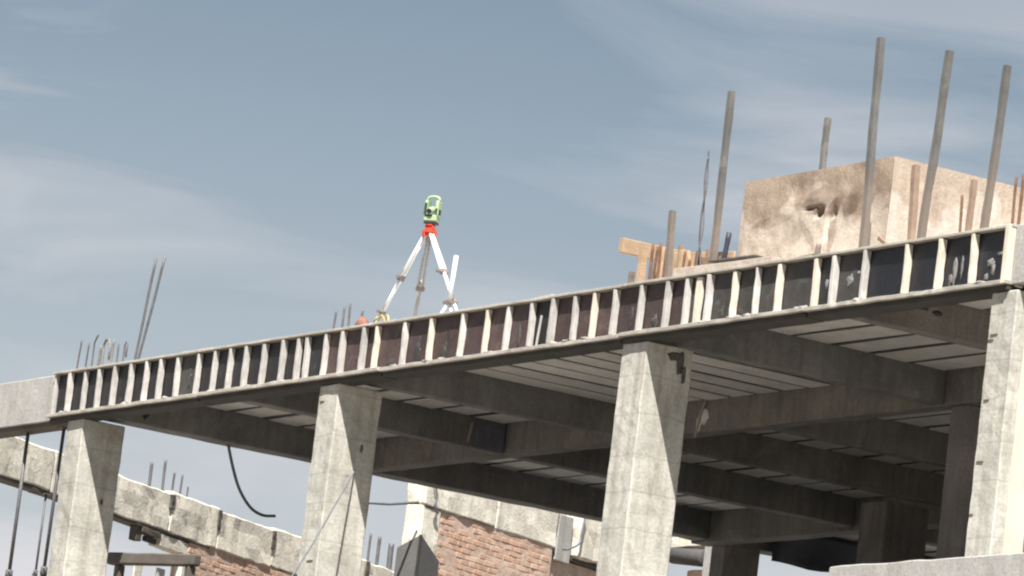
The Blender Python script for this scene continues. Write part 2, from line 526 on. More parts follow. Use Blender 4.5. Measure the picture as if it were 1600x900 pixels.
# slab, roof surface
box('roof_slab', (-13.2, 8.3), (0.05, DEEP), (ZS+.13, ZT-.004), 'slab', B)
box('roof_screed', (-13.2, 8.3), (0.05, DEEP), (ZT-.004, ZT), 'floor', B)
# plain slab edges beyond both ends of the shuttering
box('slab_edge', (-17.5, -13.56), (0.0, 0.34), (11.44, 12.04), 'fascia', B, 0.01, (16, 1, 3), 0.008)
box('slab_edge', (6.84, 9.0), (0.0, 0.34), (11.47, 12.07), 'fascia', B, 0.01, (8, 1, 3), 0.008)
box('edge_strip', (-17.5, -13.2), (0.03, 0.31), (11.385, 11.437), 'dark_timber', B, 0.0, (10, 1, 1), 0.006)
# soffit boards with dark strips set in the gaps as painted joint shade
SB = {}
def piece(name, x, y, z0, th, mat, wob=.006):
    sx, sy = round(x[1]-x[0], 3), round(y[1]-y[0], 3)
    key = (sx, sy, mat)
    if key not in SB:
        SEED[0] += 1
        SB[key] = fin(box_bm(sx, sy, th, 0.004, (4 if sx > sy else 1, 4 if sy > sx else 1, 1), .006, SEED[0]))
    link(name, SB[key], mat, B, ((x[0]+x[1])/2, (y[0]+y[1])/2, z0+th/2+rnd.uniform(-wob, wob)), (rnd.uniform(-.003, .003), rnd.uniform(-.004, .004), rnd.uniform(-.004, .004)))
x = -6.24
while x < -0.3:                                   # boards running inward over the middle bay, dark painted-shade strips between
    piece('soffit_board', (x, min(x+.425, -.13)), (0.31, 4.15), ZS, .05, 'soffit')
    if x+.53 < -.05:
        piece('joint_shade_strip', (x+.43, x+.52), (0.31, 4.15), ZS+.004, .03, 'slab', .001)
    x += 0.525
x4 = [(-12.65, -9.49), (-9.24, -6.43), (0.11, 3.42), (3.63, 6.59)]
def boards_along(x0, x1, ya, yb):
    y = ya+.01
    while y+.2 < yb:
        piece('soffit_board', (x0, x1), (y, min(y+.425, yb-.01)), ZS, .05, 'soffit')
        if y+.53 < yb:
            piece('joint_shade_strip', (x0, x1), (y+.43, y+.52), ZS+.004, .03, 'slab', .001)
        y += 0.53
for x0, x1 in x4:
    boards_along(x0, x1, .50, 4.16)
for ya, yb in rowsY[1:]:
    for x0, x1 in x4[:2]+[(-6.25, -3.71), (-3.49, -0.13)]+x4[2:]:
        boards_along(x0, x1, ya, yb)
# lower floors
for z in (8.0, 4.0):
    box('floor_slab', (-16.5, 8.3), (0.155, DEEP), (z-.2, z), 'floor', B)
    box('floor_edge', (-17.5, 9.0), (-0.06, 0.15), (z-.35, z+.10), 'fascia', B, 0.01)
box('parapet', (-17.5, 9.0), (0.62, 0.78), (8.0, 8.60), 'fascia', B, 0.01)
box('floor_kerb', (4.45, 9.0), (-0.12, -0.02), (8.1, 8.765), 'fascia', B, 0.012, (24, 1, 3), 0.012)
# cast-off marks: concrete drips and holes on the beam faces
def patch(x, y, z, sx, sy, sz, mat, seed):
    bm = bmesh.new()
    bmesh.ops.create_icosphere(bm, subdivisions=2, radius=1)
    for v in bm.verts:
        v.co += noise.noise_vector(v.co*1.7+Vector((seed, 0, 0)))*0.5
        v.co = Vector((v.co.x*sx, v.co.y*sy, v.co.z*sz))
    return link('cast_mark', fin(bm, True), mat, B, (x, y, z))
for (x, y, z, sx, sy, sz) in ((3.622, .95, 11.72, .01, .035, .06), (3.622, 1.25, 11.74, .01, .09, .02), (3.622, 1.45, 11.72, .01, .07, .03), (3.622, .45, 11.68, .01, .03, .05),
                              (-12.66, .85, 11.64, .01, .06, .08), (-12.66, .87, 11.72, .01, .03, .04)):
    patch(x, y, z, sx, sy, sz, 'black', x+y)
for (x, y, z, sy, sz) in ((.404, .44, 11.24, .05, .13), (.404, .36, 11.30, .09, .05), (.403, .50, 11.12, .03, .10), (-6.196, .4, 10.7, .02, .05), (-12.676, .4, 10.4, .02, .04)):
    patch(x, y, z, .006, sy, sz, 'grime', z)
for (x, z, dx) in ((-4.75, 11.68, .10), (-4.85, 11.60, .05)):
    patch(x, 4.17, z, dx, .01, .10, 'soffit', x)
# vertical boards nailed on the inner face of the right column
for k, (y0, y1) in enumerate(((0.13, 0.36), (0.375, 0.415), (0.43, 0.62), (0.64, 0.86))):
    box('cover_board', (6.975, 7.0+.006*k), (y0, y1), (8.0, 11.2+(.1 if k > 1 else 0)), 'cream' if k != 1 else 'brown_post', B, 0.004, (1, 1, 8), 0.004)
# worn cut marks on the right column's front
for z, xa, xb_ in ((10.98, 6.60, 6.72), (10.93, 6.57, 6.66), (10.33, 6.60, 6.69), (9.72, 6.59, 6.70), (9.2, 6.57, 6.63)):
    box('form_tie', (xa, xb_), (-.010, .01), (z, z+.014), 'post', B, 0.003)
box('form_tie', (-6.6, -6.5), (-.01, .01), (11.2, 11.222), 'dark_timber', B, 0.003)
box('form_tie', (-6.44, -6.3), (-.008, .01), (9.3, 9.315), 'dark_timber', B, 0.003)
# dark tarp squares
box('dark_panel', (-9.245, -9.225), (3.72, 4.15), (11.49, 11.82), 'blue_panel', B, 0, (1, 8, 5), .008)

# ---------------------------------------------------------------- edge shuttering
F = thing('edge_shuttering', (-3.4, 0, 11.46), 'long strip of dark plywood shuttering with pale upright studs along the roof slab edge', 'formwork')
studs = [-13.15, -12.74, -12.35, -11.93, -11.49, -11.08, -10.7, -10.26, -9.73, -9.31, -8.92, -8.52, -8.08, -7.61, -7.24, -7.04, -6.6, -6.19, -5.7, -5.41, -4.77, -4.18, -3.49, -2.96, -2.51, -2.01, -1.56, -1.11, -0.72, -0.3, 0.22, 0.73, 1.10, 1.53, 2.01, 2.43, 2.84, 3.5, 3.83, 4.37, 5.09, 5.66, 6.21]
edges = [-13.55]+studs+[6.80]
for i in range(len(edges)-1):
    a, c = edges[i], edges[i+1]
    mx = (a+c)/2
    mat = 'ply_black'
    if mx > 3.55: mat = 'ply_navy'
    elif mx > 1.2: mat = 'ply_grey'
    elif mx > -1.9 or -6.7 < mx < -2.2: mat = 'ply_brown'
    elif mx > -2.2 and mx < -1.9: mat = 'ply_black'
    if abs(mx+10.0) < .2 or abs(mx-4.1) < .2: mat = 'ply_grey'
    if abs(mx+1.78) < .25 or abs(mx+6.9) < .4: mat = 'ply_black'
    yo = rnd.uniform(-.003, .003)
    o = box('panel', (a+.003, c-.003), (0.018+yo, 0.036+yo), (11.515, 12.03), mat, F, 0, (3, 1, 4), .004)
    if i in (40, 42, 43):
        o['label'] = 'black panel smeared with grey concrete slurry'
for i, x in enumerate(studs):
    wd = rnd.uniform(.050, .066)
    if x in (2.43,): wd = .03
    pr = rnd.uniform(.055, .072)
    m = 'cream' if x in (2.84, 1.53, 2.01, 3.5, 5.09, 5.66, 6.21, -4.18, -.72, -5.41, -2.96) and rnd.random() < .8 else 'stud'
    SEED[0] += 1
    me = fin(box_bm(wd, pr, 0.505, .004, (1, 1, 5), .010, SEED[0]))
    link('stud', me, m, F, (x, 0.014-pr/2, 11.77+rnd.uniform(-.004, .004)), (0, rnd.uniform(-.02, .02), 0))
box('stud', (6.76, 6.835), (-.075, .014), (11.47, 12.06), 'cream', F, .005, (1, 1, 5), .004)
box('stud', (-13.60, -13.555), (-.035, .014), (11.47, 12.05), 'stud', F, .005, (1, 1, 5), .004)
box('stud', (1.27, 1.37), (-.03, .012), (11.53, 12.02), 'cream', F, .004, (1, 1, 5), .008)
# leaning thin splinter in the black bay
me = fin(box_bm(.02, .02, .36, .002)); link('batten', me, 'stud', F, (-1.83, -0.02, 11.68), (0, .12, 0))
# grey slurry splashed over some of the panels
def splash(x, z, sx, sz, sd, mat='beam'):
    bm = bmesh.new()
    bmesh.ops.create_icosphere(bm, subdivisions=3, radius=1)
    for v in bm.verts:
        v.co *= 1+noise.noise(v.co*1.9+Vector((sd*3.1, 0, sd)))*.9
        v.co = Vector((v.co.x*sx, v.co.y*.006, v.co.z*sz))
    link('slurry_splash', fin(bm, True), mat, F, (x, .017, z))
for x, z, sx, sz in ((5.86, 11.68, .035, .12), (5.98, 11.72, .02, .10), (5.80, 11.60, .03, .05), (6.45, 11.72, .05, .035), (6.5, 11.66, .025, .06), (6.62, 11.80, .06, .015), (6.40, 11.58, .03, .03),
                     (4.05, 11.75, .05, .06), (4.2, 11.82, .03, .02), (3.65, 11.75, .03, .05), (-.02, 11.7, .04, .10), (.45, 11.6, .06, .07), (-4.5, 11.65, .08, .14), (-3.9, 11.6, .05, .12),
                     (-5.1, 11.57, .05, .04), (1.75, 11.6, .03, .08), (-2.3, 11.66, .03, .12), (-10.0, 11.75, .04, .10)):
    splash(x, z, sx, sz, x, 'beam' if x > 3.4 else 'ply_grey')
# slurry that ran over the lower rail, nails and wire ties
for k in range(26):
    x = rnd.uniform(-13.3, 6.6)
    bm = bmesh.new()
    bmesh.ops.create_icosphere(bm, subdivisions=2, radius=1)
    for v in bm.verts:
        v.co *= 1+noise.noise(v.co*1.9+Vector((k*3.1, 0, k)))*.8
        v.co = Vector((v.co.x*rnd.uniform(.06, .10), v.co.y*.03, v.co.z*.018))
    link('slurry_lump', fin(bm, True), 'fascia', F, (x, -.045, 11.515))
segs = [(-13.62, -9.6), (-9.59, -5.2), (-5.19, -0.1), (-0.09, 3.4), (3.41, 6.84)]
for i, (a, c) in enumerate(segs):
    d = (0, .006, -.004, .005, 0)[i]
    box('bottom_rail', (a, c), (-.075, .04), (11.468+d, 11.512+d), 'rail', F, .005, (20, 1, 1), .009)
    box('top_rail', (a, c), (-.055, .05), (12.034+d/2, 12.064+d/2), 'rail', F, .004, (20, 1, 1), .007)
    box('bottom_board', (a+.02, c-.01), (-.03, .22), (11.414, 11.462), 'edge_form', F, .004, (14, 1, 1), .006)

# ---------------------------------------------------------------- things on the roof
# concrete block with a broken pocket
K = thing('rooftop_block', (1.8, 1.0, ZT), 'square beige concrete block with brown stains and a broken hole on the roof', 'concrete block')
def grid_wall(o, du, dv, nrm, nu, nv, hole=None, seed=0, amp=.03):
    b = bmesh.new()
    vs = []
    for j in range(nv+1):
        row = []
        for i in range(nu+1):
            u, v = i/nu, j/nv
            p = Vector(o)+Vector(du)*u+Vector(dv)*v
            e = min(1, min(u, 1-u)*8, (1-v)*8)
            q = p*1.1+Vector((seed, 0, 0))
            h = (noise.noise(q)*.9+noise.noise(q*3)*.5+noise.noise(q*8)*.2)*amp*(0.25+.75*e)
            if hole:
                for (hu, hv, ru, rv, dep) in hole:
                    r = ((u-hu)/ru)**2+((v-hv)/rv)**2+noise.noise(p*9)*.5
                    if r < 1: h -= dep*(1-max(r, 0)**2)
            row.append(b.verts.new(p+Vector(nrm)*h))
        vs.append(row)
    for j in range(nv):
        for i in range(nu):
            b.faces.new((vs[j][i], vs[j][i+1], vs[j+1][i+1], vs[j+1][i]))
    bmesh.ops.recalc_face_normals(b, faces=b.faces[:])
    return b
BX0, BX1, BY0, BY1, BZ = 0.42, 3.19, 1.0, 4.4, 13.35
b = grid_wall((BX0, BY0, ZT), (BX1-BX0, 0, 0), (0, 0, BZ-ZT), (0, -1, 0), 110, 60,
              [(.53, .64, .032, .05, .25), (.47, .68, .05, .018, .08), (.635, .60, .025, .05, .04), (.605, .50, .012, .14, .05)], 1.0, .035)
o = link('front_wall', fin(b, True), 'block', K)
o.location = -Vector(K['at'])
b = grid_wall((BX1, BY0, ZT), (0, BY1-BY0, 0), (0, 0, BZ-ZT), (1, 0, 0), 110, 50, None, 4.0, .03)
o = link('side_wall', fin(b, True), 'block2', K); o.location = -Vector(K['at'])
box('core', (BX0+.0, BX1-.06), (BY0+.30, BY1), (ZT, BZ-.03), 'block2', K)
box('side_wall', (BX0, BX0+.1), (BY0, BY0+.3), (ZT, BZ-.03), 'block', K)
box('top', (BX0+.02, BX1-.03), (BY0+.03, BY1), (BZ-.03, BZ+.006), 'block2', K, .012, (24, 24, 1), .012)

# square timber posts
def post(p, q, r, mat, label, name='timber_post', cat='post', group=None, square=True):
    p, q = Vector(p), Vector(q)
    pts = [p.lerp(q, t/7) for t in range(8)]
    pts = [v+Vector((noise.noise(v*1.3)*.012, noise.noise(v*1.7)*.012, 0)) for v in pts]
    pts[0] = p
    o = tube(name, pts, [r*(1+.06*math.sin(i*2.3)) for i in range(8)], mat, None, 10, square)
    return tag(o, label, cat, group)
G1 = 'timber posts standing along the roof edge'
post((1.04, .3, ZT), (1.01, .3, 14.15), .031, 'post', 'tall grey timber post left of the beige roof block', group=G1)
post((3.81, .3, ZT), (3.71, .3, 14.40), .033, 'post', 'tallest grey timber post, in front of the beige block near its corner', group=G1)
post((4.82, .3, ZT), (4.96, .3, 14.11), .033, 'post', 'leaning grey timber post, middle of the three in front of the beige block', group=G1)
post((5.88, .3, ZT), (6.00, .3, 13.83), .032, 'post', 'grey timber post farthest to the right on the roof edge', group=G1)
post((0.19, .3, ZT), (0.12, .3, 12.92), .030, 'post', 'short weathered timber post rising out of the orange planks', group=G1)
post((1.43, 1.3, BZ), (1.42, 1.3, 14.02), .028, 'post', 'short grey post sticking up from the top of the beige block', group=G1)
post((1.22, .3, ZT), (1.29, .3, 12.57), .028, 'navy', 'stubby dark navy pipe beside the tall post left of the block', 'pipe_stub', 'pipe', square=False)
post((4.10, .7, ZT), (4.02, .7, 13.10), .033, 'brown_post', 'brown upright board against the right face of the beige block', 'upright_board', 'board')
post((5.07, .7, ZT), (5.06, .7, 12.84), .026, 'brown_post', 'narrow brown board between the two right-hand roof posts', 'upright_board', 'board')
# lying timbers
def bar(name, p, q, wd, ht, mat, label, cat, group=None):
    p, q = Vector(p), Vector(q)
    d = q-p
    SEED[0] += 1
    me = fin(box_bm(d.length, wd, ht, .004, (10, 1, 1), .006, SEED[0]))
    o = link(name, me, mat, None, (p+q)/2, d.to_track_quat('X', 'Z').to_euler())
    return tag(o, label, cat, group)
bar('timber_beam', (-.93, .35, 12.645), (-.93, 1.75, 12.66), .09, .16, 'pine', 'orange pine beam lying level on short posts, at left end of the timber heap', 'timber beam')
bar('plank', (-.55, .75, 12.50), (.75, .75, 12.40), .03, .20, 'pine', 'wide orange plank set on edge behind the rusty bars', 'plank')
bar('plank', (.55, .45, 12.34), (1.15, .45, 12.29), .03, .12, 'brown_post', 'short brown plank between the rusty bars and the tall post', 'plank')
bar('plank', (.62, .12, 12.13), (2.5, .12, 12.10), .10, .12, 'block2', 'long beige plank lying on the shuttering left of the beige block', 'plank')
bar('plank', (1.2, .2, 12.235), (2.1, .2, 12.215), .14, .02, 'dark_timber', 'thin dark board lying on top of the beige plank', 'plank')
bar('batten', (3.35, .8, 12.42), (3.95, .62, 12.17), .03, .045, 'brown_post', 'thin brown batten lying aslant at the foot of the tallest post', 'batten')
bar('board_scrap', (-2.1, .1, 12.085), (-1.75, .1, 12.10), .12, .018, 'rail', 'thin board scrap on the shuttering top between tripod and planks', 'board scrap')
bar('board_scrap', (-10.3, .06, 12.08), (-9.5, .06, 12.085), .10, .018, 'rail', 'thin board lying on the shuttering top right of the two long bars', 'board scrap')
bar('board_scrap', (2.75, .1, 12.085), (3.4, .1, 12.10), .12, .02, 'dark_timber', 'dark board scrap on the shuttering in front of the beige block', 'board scrap')
# short pale studs under the beam
for p, q, lb in (((-.50, .38, ZT), (-.50, .38, 12.56), 'orange pine upright carrying the left end of the pine beam'),
                 ((-.35, .5, ZT), (-.36, .5, 12.60), 'second pine upright, just right of the one at the beam end')):
    post(p, q, .035, 'pine', lb, 'pine_upright', 'upright', 'pine uprights under the beam')
post((-.65, .35, ZT), (-.63, .35, 12.32), .026, 'post', 'dark short stub at the far left of the timber heap', 'timber_stub', 'stub')
post((.26, .42, ZT), (.24, .42, 12.50), .03, 'pine', 'pine upright close behind the short weathered post', 'pine_upright', 'upright', 'pine uprights under the beam')

GS = 'stakes leaning together in the timber heap'
for x0, x1, y, z, r, m, lb in ((-.42, -.45, .55, 12.50, .022, 'post', 'grey stake leaning under the pine beam'),
                              (-.06, -.10, .60, 12.62, .022, 'brown_post', 'brown stake just left of the short weathered post'),
                              (.10, .02, .62, 12.55, .020, 'pine', 'thin pine stake leaning left behind the weathered post'),
                              (.52, .46, .60, 12.52, .024, 'brown_post', 'brown stake in the middle of the orange plank'),
                              (.80, .84, .55, 12.42, .022, 'post', 'grey stake between twisted pole and tall post'),
                              (.92, .88, .50, 12.36, .026, 'pine', 'short pine stake at the foot of the tall post')):
    post((x0, y, ZT), (x1, y, z), r, m, lb, 'stake', 'stake', GS)

# rebars
def rebar(p, q, r, mat, label, group, bend=None):
    p, q = Vector(p), Vector(q)
    pts = [p.lerp(q, t/9) for t in range(10)]
    pts = [v+Vector((noise.noise(v*2.1+Vector((3, 0, 0)))*.02*min(1, i/3), 0, 0)) for i, v in enumerate(pts)]
    if bend:
        pts += [pts[-1]+Vector(d) for d in bend]
    o = tube('rebar', pts, r, mat, None, 8)
    return tag(o, label, 'rebar', group)
G2 = 'starter bars in the cluster at the left end of the roof'
GL = [((-14.08, 12.06), (-14.05, 12.64), 'first bar of the left roof cluster, straight and standing apart', 'steel', .011, None),
      ((-13.83, 12.06), (-13.83, 12.58), 'second bar of the left roof cluster, straight', 'steel', .011, None),
      ((-13.66, 12.06), (-13.68, 12.56), 'bar hooked over at its tip, third in the left roof cluster', 'steel', .010, [(.05, 0, .07), (.09, 0, .10)]),
      ((-13.50, 12.06), (-13.47, 12.51), 'pale bar left side of the loop in the left roof cluster', 'pale_steel', .018, None),
      ((-13.37, 12.06), (-13.40, 12.50), 'pale bar bent into a round loop in the left roof cluster', 'pale_steel', .016, [(.06, 0, .08), (.14, 0, .07), (.19, 0, -.02), (.20, 0, -.20)]),
      ((-13.16, 12.06), (-13.12, 12.50), 'pale bar right side of the loop in the left roof cluster', 'pale_steel', .016, [(.03, 0, .06)]),
      ((-12.98, 12.06), (-12.97, 12.50), 'straight bar right of the loop in the left roof cluster', 'steel', .012, None),
      ((-12.81, 12.06), (-12.80, 12.46), 'bar folded over at the top, last of the short left cluster', 'steel', .012, [(.03, 0, .04), (.07, 0, .02), (.07, 0, -.16)])]
for a, c, lb, m, r, bd in GL:
    rebar((a[0], .5, a[1]), (c[0], .5, c[1]), r, m, lb, G2, bd)
rebar((-12.50, .5, ZT), (-12.25, .5, 13.55), .017, 'steel', 'left of the two long leaning bars on the roof', 'long leaning bars')
rebar((-12.33, .45, ZT), (-12.01, .5, 13.55), .017, 'steel', 'right of the two long leaning bars on the roof', 'long leaning bars')
G3 = 'starter bars left of the tripod'
for a, c, lb in (((-7.42, 12.06), (-7.39, 12.48), 'leftmost of the four short bars left of the tripod'),
                 ((-7.21, 12.06), (-7.20, 12.51), 'second of the four short bars left of the tripod'),
                 ((-7.05, 12.06), (-7.07, 12.53), 'tallest of the four short bars left of the tripod, third along'),
                 ((-6.80, 12.06), (-6.75, 12.43), 'short bar nearest the foot of the tripod')):
    rebar((a[0], .5, a[1]), (c[0], .5, c[1]), .014, 'steel', lb, G3)
G4 = 'rusty starter bars in the timber heap'
for x0, x1, z, r, lb in ((-.28, -.30, 12.60, .018, 'rusty bar right behind the end of the pine beam'),
                  (-.22, -.20, 12.57, .016, 'rusty bar, second from the pine beam end'),
                  (-.12, -.14, 12.60, .016, 'rusty bar, third from the pine beam end'),
                  (-.03, -.01, 12.52, .014, 'rusty bar touching the short weathered post on its left'),
                  (.34, .37, 12.46, .016, 'rusty bar just right of the short weathered post'),
                  (.46, .48, 12.36, .016, 'shortest rusty bar in the middle of the heap'),
                  (.62, .64, 12.44, .030, 'thick rusty bar at the foot of the twisted pole'),
                  (.67, .69, 12.36, .022, 'rusty bar behind the thick one under the twisted pole')):
    rebar((x0, .36, ZT), (x1, .36, z), r, 'rust', lb, G4)
G5 = 'rusty bars before the right face of the block'
rebar((4.94, .7, ZT), (4.89, .7, 12.70), .015, 'rust', 'single rusty bar right of the leaning middle post', G5)
rebar((5.77, .72, ZT), (5.76, .72, 12.80), .015, 'rust', 'left bar of the rusty pair at the right edge of the roof', G5)
rebar((5.90, .70, ZT), (5.91, .70, 12.82), .017, 'rust', 'right bar of the rusty pair at the right edge of the roof', G5)
rebar((2.39, .7, ZT), (2.41, .7, 12.42), .03, 'post', 'small dark stub before the stained front of the beige block', 'stubs before the block')
# twisted pole of two bars
T = thing('twisted_pole', (.76, .3, ZT), 'thin pole of two wires twisted together beside the tall grey post', 'pole')
for ph in (0, math.pi):
    pts = []
    for i in range(40):
        t = i/39
        a = t*9+ph
        rr = .022*(1-t*.6)
        pts.append((.76-.06*t+math.cos(a)*rr+noise.noise(Vector((t*5, 0, 0)))*.02, .3+math.sin(a)*rr, ZT+t*(1.49 if ph == 0 else 1.40)))
    tube('wire', pts, .0095, 'steel', T, 6)

# ---------------------------------------------------------------- survey tripod
apex = Vector((-5.57, .6, 13.27))
TP = thing('survey_tripod', (apex.x, .6, ZT), 'white and grey surveying tripod standing on the roof edge', 'tripod')
b = bmesh.new()
for z0, z1, r in ((0.0, .03, .085), (-.035, 0.0, .06)):
    tube_bm([(0, 0, z0), (0, 0, z1)], r, 16, b)
for k in range(3):
    a = k*2.094+.4
    box_bm(.05, .04, .06, .004, mat4=Matrix.Translation((math.cos(a)*.07, math.sin(a)*.07, -.01)), bm=b)
link('head_plate', fin(b), 'red', TP, apex)
def leg(foot, mats, side):
    foot = Vector(foot)
    d = foot-apex
    off = Vector((d.x, d.y, 0)).normalized()*.06
    top = apex+off-Vector((0, 0, .02))
    d = (foot-top)
    u = d.normalized()
    s = u.cross(Vector((0, 0, 1))).normalized()*.030
    L1 = d.length
    # twin upper stays, clamp, lower rod, clamp, spike
    b = bmesh.new()
    for sg in (-1, 1):
        tube_bm([s*sg*.55, s*sg+d*.46], .0165, 8, b)
    me = fin(b, True)
    lg = link('leg', me, mats[0], TP, top)
    lg['at'] = tuple(top)
    b = tube_bm([d*.38, d*.80], .023, 10)
    link('lower_stay', fin(b, True), mats[1], lg, top)
    b = tube_bm([d*.78, d*.96, d], [.019, .016, .004], 10)
    link('foot_spike', fin(b, True), mats[2], lg, top)
    q = d.to_track_quat('Z', 'Y').to_matrix().to_4x4()
    for f, sz in ((.44, (.10, .05, .075)), (.79, (.085, .055, .045))):
        b = box_bm(*sz, .008, mat4=Matrix.Translation(d*f) @ q)
        tube_bm([d*f+s.normalized()*.0, d*f+s.normalized()*(.075*side)+Vector((0, -.02, 0))], .02, 8, b)
        link('clamp', fin(b), 'clamp', lg, top)
leg((-6.14, .30, ZT), ('white', 'white', 'white'), -1)
leg((-6.94, 1.30, ZT), ('leggrey', 'leggrey', 'leggrey'), 1)
leg((-4.20, .35, ZT), ('white', 'white', 'white'), 1)

# total station on the tripod
TS = thing('total_station', apex+Vector((0, 0, .034)), 'lime green surveying instrument with a carrying handle on top of the tripod', 'surveying instrument')
z0 = apex.z+.034
cx_, cy_ = apex.x, apex.y
def ts_box(name, dx, dy, dz, sx, sy, sz, mat, bev=.006):
    q = Matrix.Rotation(R_(38), 4, 'Z')
    me = fin(box_bm(sx, sy, sz, bev, mat4=Matrix.Translation((0, 0, 0))))
    off = q @ Vector((dx, dy, 0))
    return link(name, me, mat, TS, (cx_+off.x, cy_+off.y, z0+dz), (0, 0, R_(38)))
b = bmesh.new()
for a_, c_, r in ((0, .022, .062), (.022, .05, .038), (.05, .064, .062)):
    tube_bm([(0, 0, a_), (0, 0, c_)], r, 12, b)
for k in range(3):
    a = k*2.094
    tube_bm([(math.cos(a)*.05, math.sin(a)*.05, .02), (math.cos(a)*.05, math.sin(a)*.05, .055)], .016, 8, b)
link('tribrach', fin(b), 'red', TS, (cx_, cy_, z0))
ts_box('display', 0, 0, .085, .15, .12, .035, 'black')
ts_box('base_housing', 0, 0, .135, .16, .135, .075, 'lime', .012)
ts_box('yoke', -.068, 0, .26, .044, .115, .18, 'lime', .012)
ts_box('yoke', .068, 0, .26, .044, .115, .18, 'lime', .012)
ts_box('side_cover', -.092, 0, .235, .008, .08, .10, 'black', .002)
ts_box('side_cover', .092, 0, .215, .008, .06, .07, 'black', .002)
ts_box('dark_strip', -.068, -.058, .245, .030, .006, .14, 'dkgreen', .002)
ts_box('dark_strip', -.02, -.070, .165, .10, .006, .022, 'dkgreen', .002)
ts_box('dark_strip', .068, -.058, .22, .026, .006, .07, 'dkgreen', .002)
q = Matrix.Rotation(R_(38), 4, 'Z') @ Matrix.Rotation(R_(18), 4, 'X')
b = tube_bm([(0, -.11, 0), (0, -.04, 0), (0, .0, 0), (0, .09, 0)], [.036, .040, .042, .026], 14)
b.transform(q)
tel = link('telescope', fin(b, True), 'lime', TS, (cx_, cy_, z0+.245)); tel['at'] = (cx_, cy_, z0+.245)
b = tube_bm([(0, -.116, 0), (0, -.108, 0)], .031, 14); b.transform(q)
link('lens', fin(b), 'glass', tel, (cx_, cy_, z0+.245))
b = bmesh.new()
qq = Matrix.Rotation(R_(38), 4, 'Z')
pts = [(-.068, 0, 0)]+[(-.072*math.cos(t*math.pi/8), 0, .040+.028*math.sin(t*math.pi/8)) for t in range(9)]+[(.068, 0, 0)]
tube_bm([qq @ Vector(p) for p in pts], .017, 8, b)
link('handle', fin(b, True), 'lime', TS, (cx_, cy_, z0+.335))

# white pole beside the right leg, its short bipod
P = thing('prism_pole', (-4.47, .30, ZT), 'short white prism pole with a bipod crossing the right tripod leg', 'pole')
tube('rod', [(-4.38, .28, ZT+.20), (-4.38, .30, 12.83)], .026, 'white', P, 10)
tube('bipod_leg', [(-4.38, .28, ZT+.22), (-4.48, .2, ZT)], .018, 'white', P, 8)
tube('bipod_leg', [(-4.38, .28, ZT+.22), (-4.27, .3, ZT)], .018, 'white', P, 8)
box('bracket', (-4.46, -4.30), (.24, .32), (ZT+.20, ZT+.235), 'clamp', P, .004)
# canvas bag and strap at the left foot
b = bmesh.new()
bmesh.ops.create_icosphere(b, subdivisions=3, radius=1)
for v in b.verts:
    k = 1-.55*max(0, v.co.z)
    n_ = noise.noise(v.co*2.3)*.3
    v.co = Vector((v.co.x*.085*(1+n_*2), v.co.y*.07*(1+n_), max(v.co.z, -.75)*.10*(1+n_*1.6)+.08))
tag(link('canvas_bag', fin(b, True), 'orange', None, (-6.24, .22, ZT)), 'small slumped orange red bag at the left foot of the tripod', 'bag')
pts = [(-6.02+.46*t/14, .25+.03*math.sin(t), ZT+.11+.07*math.sin(t*1.35)) for t in range(15)]
tag(tube('strap', pts, .016, 'strap', None, 6), 'crumpled yellow brown strap lying right of the orange bag', 'strap')

# ---------------------------------------------------------------- cables
def smooth_path(ctrl, n=6):
    pts = []
    c = [Vector(p) for p in ctrl]
    c = [c[0]*2-c[1]]+c+[c[-1]*2-c[-2]]
    for i in range(1, len(c)-2):
        for k in range(n):
            t = k/n
            p0, p1, p2, p3 = c[i-1:i+3]
            pts.append(.5*((2*p1)+(p2-p0)*t+(2*p0-5*p1+4*p2-p3)*t*t+(3*p1-p0-3*p2+p3)*t**3))
    pts.append(c[-2])
    return pts
tag(tube('cable', smooth_path([(-12.86, 2.18, 11.53), (-12.86, 2.31, 11.2), (-12.86, 2.45, 10.93), (-12.86, 2.64, 10.73), (-12.86, 2.83, 10.66), (-12.86, 3.02, 10.68)]), .020, 'cable', None, 8),
    'grey cable hanging in a curve from the beam against the sky', 'cable')
tag(tube('rope', [(-6.21, .35, 10.44), (-6.165, .32, 10.402), (-5.66, -.16, 9.90), (-5.12, -.67, 9.37), (-4.55, -1.2, 8.88), (-3.5, -2.2, 8.0)], .010, 'cable', None, 8),
    'thin rope slanting down across the front of the second column', 'rope')
tag(tube('wire', smooth_path([(-4.72, 4.16, 11.88), (-4.8, 4.15, 11.7), (-4.86, 4.16, 11.5), (-4.88, 4.16, 11.43)]), .016, 'leggrey', None, 8),
    'pale wire stuck on the face of the inner cross beam', 'wire')
tag(bar('batten', (-9.235, 3.66, 11.80), (-9.235, 3.62, 11.55), .015, .03, 'rail', 'x', 'batten'), 'thin light batten fixed on a ceiling beam in the dark bay', 'batten')

# ---------------------------------------------------------------- steel props
def prop(x, y, z0, z1, lean, lb, r=.030):
    t = thing('steel_prop', (x, y, z0), lb, 'prop', 'steel props at the left of the building')
    mid = z0+(z1-z0)*.45
    tube('outer_tube', [(x, y, z0+.01), (x+lean*.45, y, mid)], r, 'steel', t, 10)
    tube('inner_tube', [(x+lean*.44, y, mid-.02), (x+lean, y, z1-.008)], r*.75, 'steel', t, 10)
    tube('collar', [(x+lean*.44, y, mid-.07), (x+lean*.45, y, mid+.05)], r*1.5, 'steel', t, 10)
    box('base_plate', (x-.07, x+.07), (y-.07, y+.07), (z0, z0+.01), 'steel', t)
    box('top_plate', (x+lean-.06, x+lean+.06), (y-.06, y+.06), (z1-.008, z1), 'steel', t)
    pp = [(x+lean*.46-.06, y-.02, mid-.02), (x+lean*.46+.07, y-.03, mid+.03)]
    tube('pin', pp, .009, 'steel', t, 6)
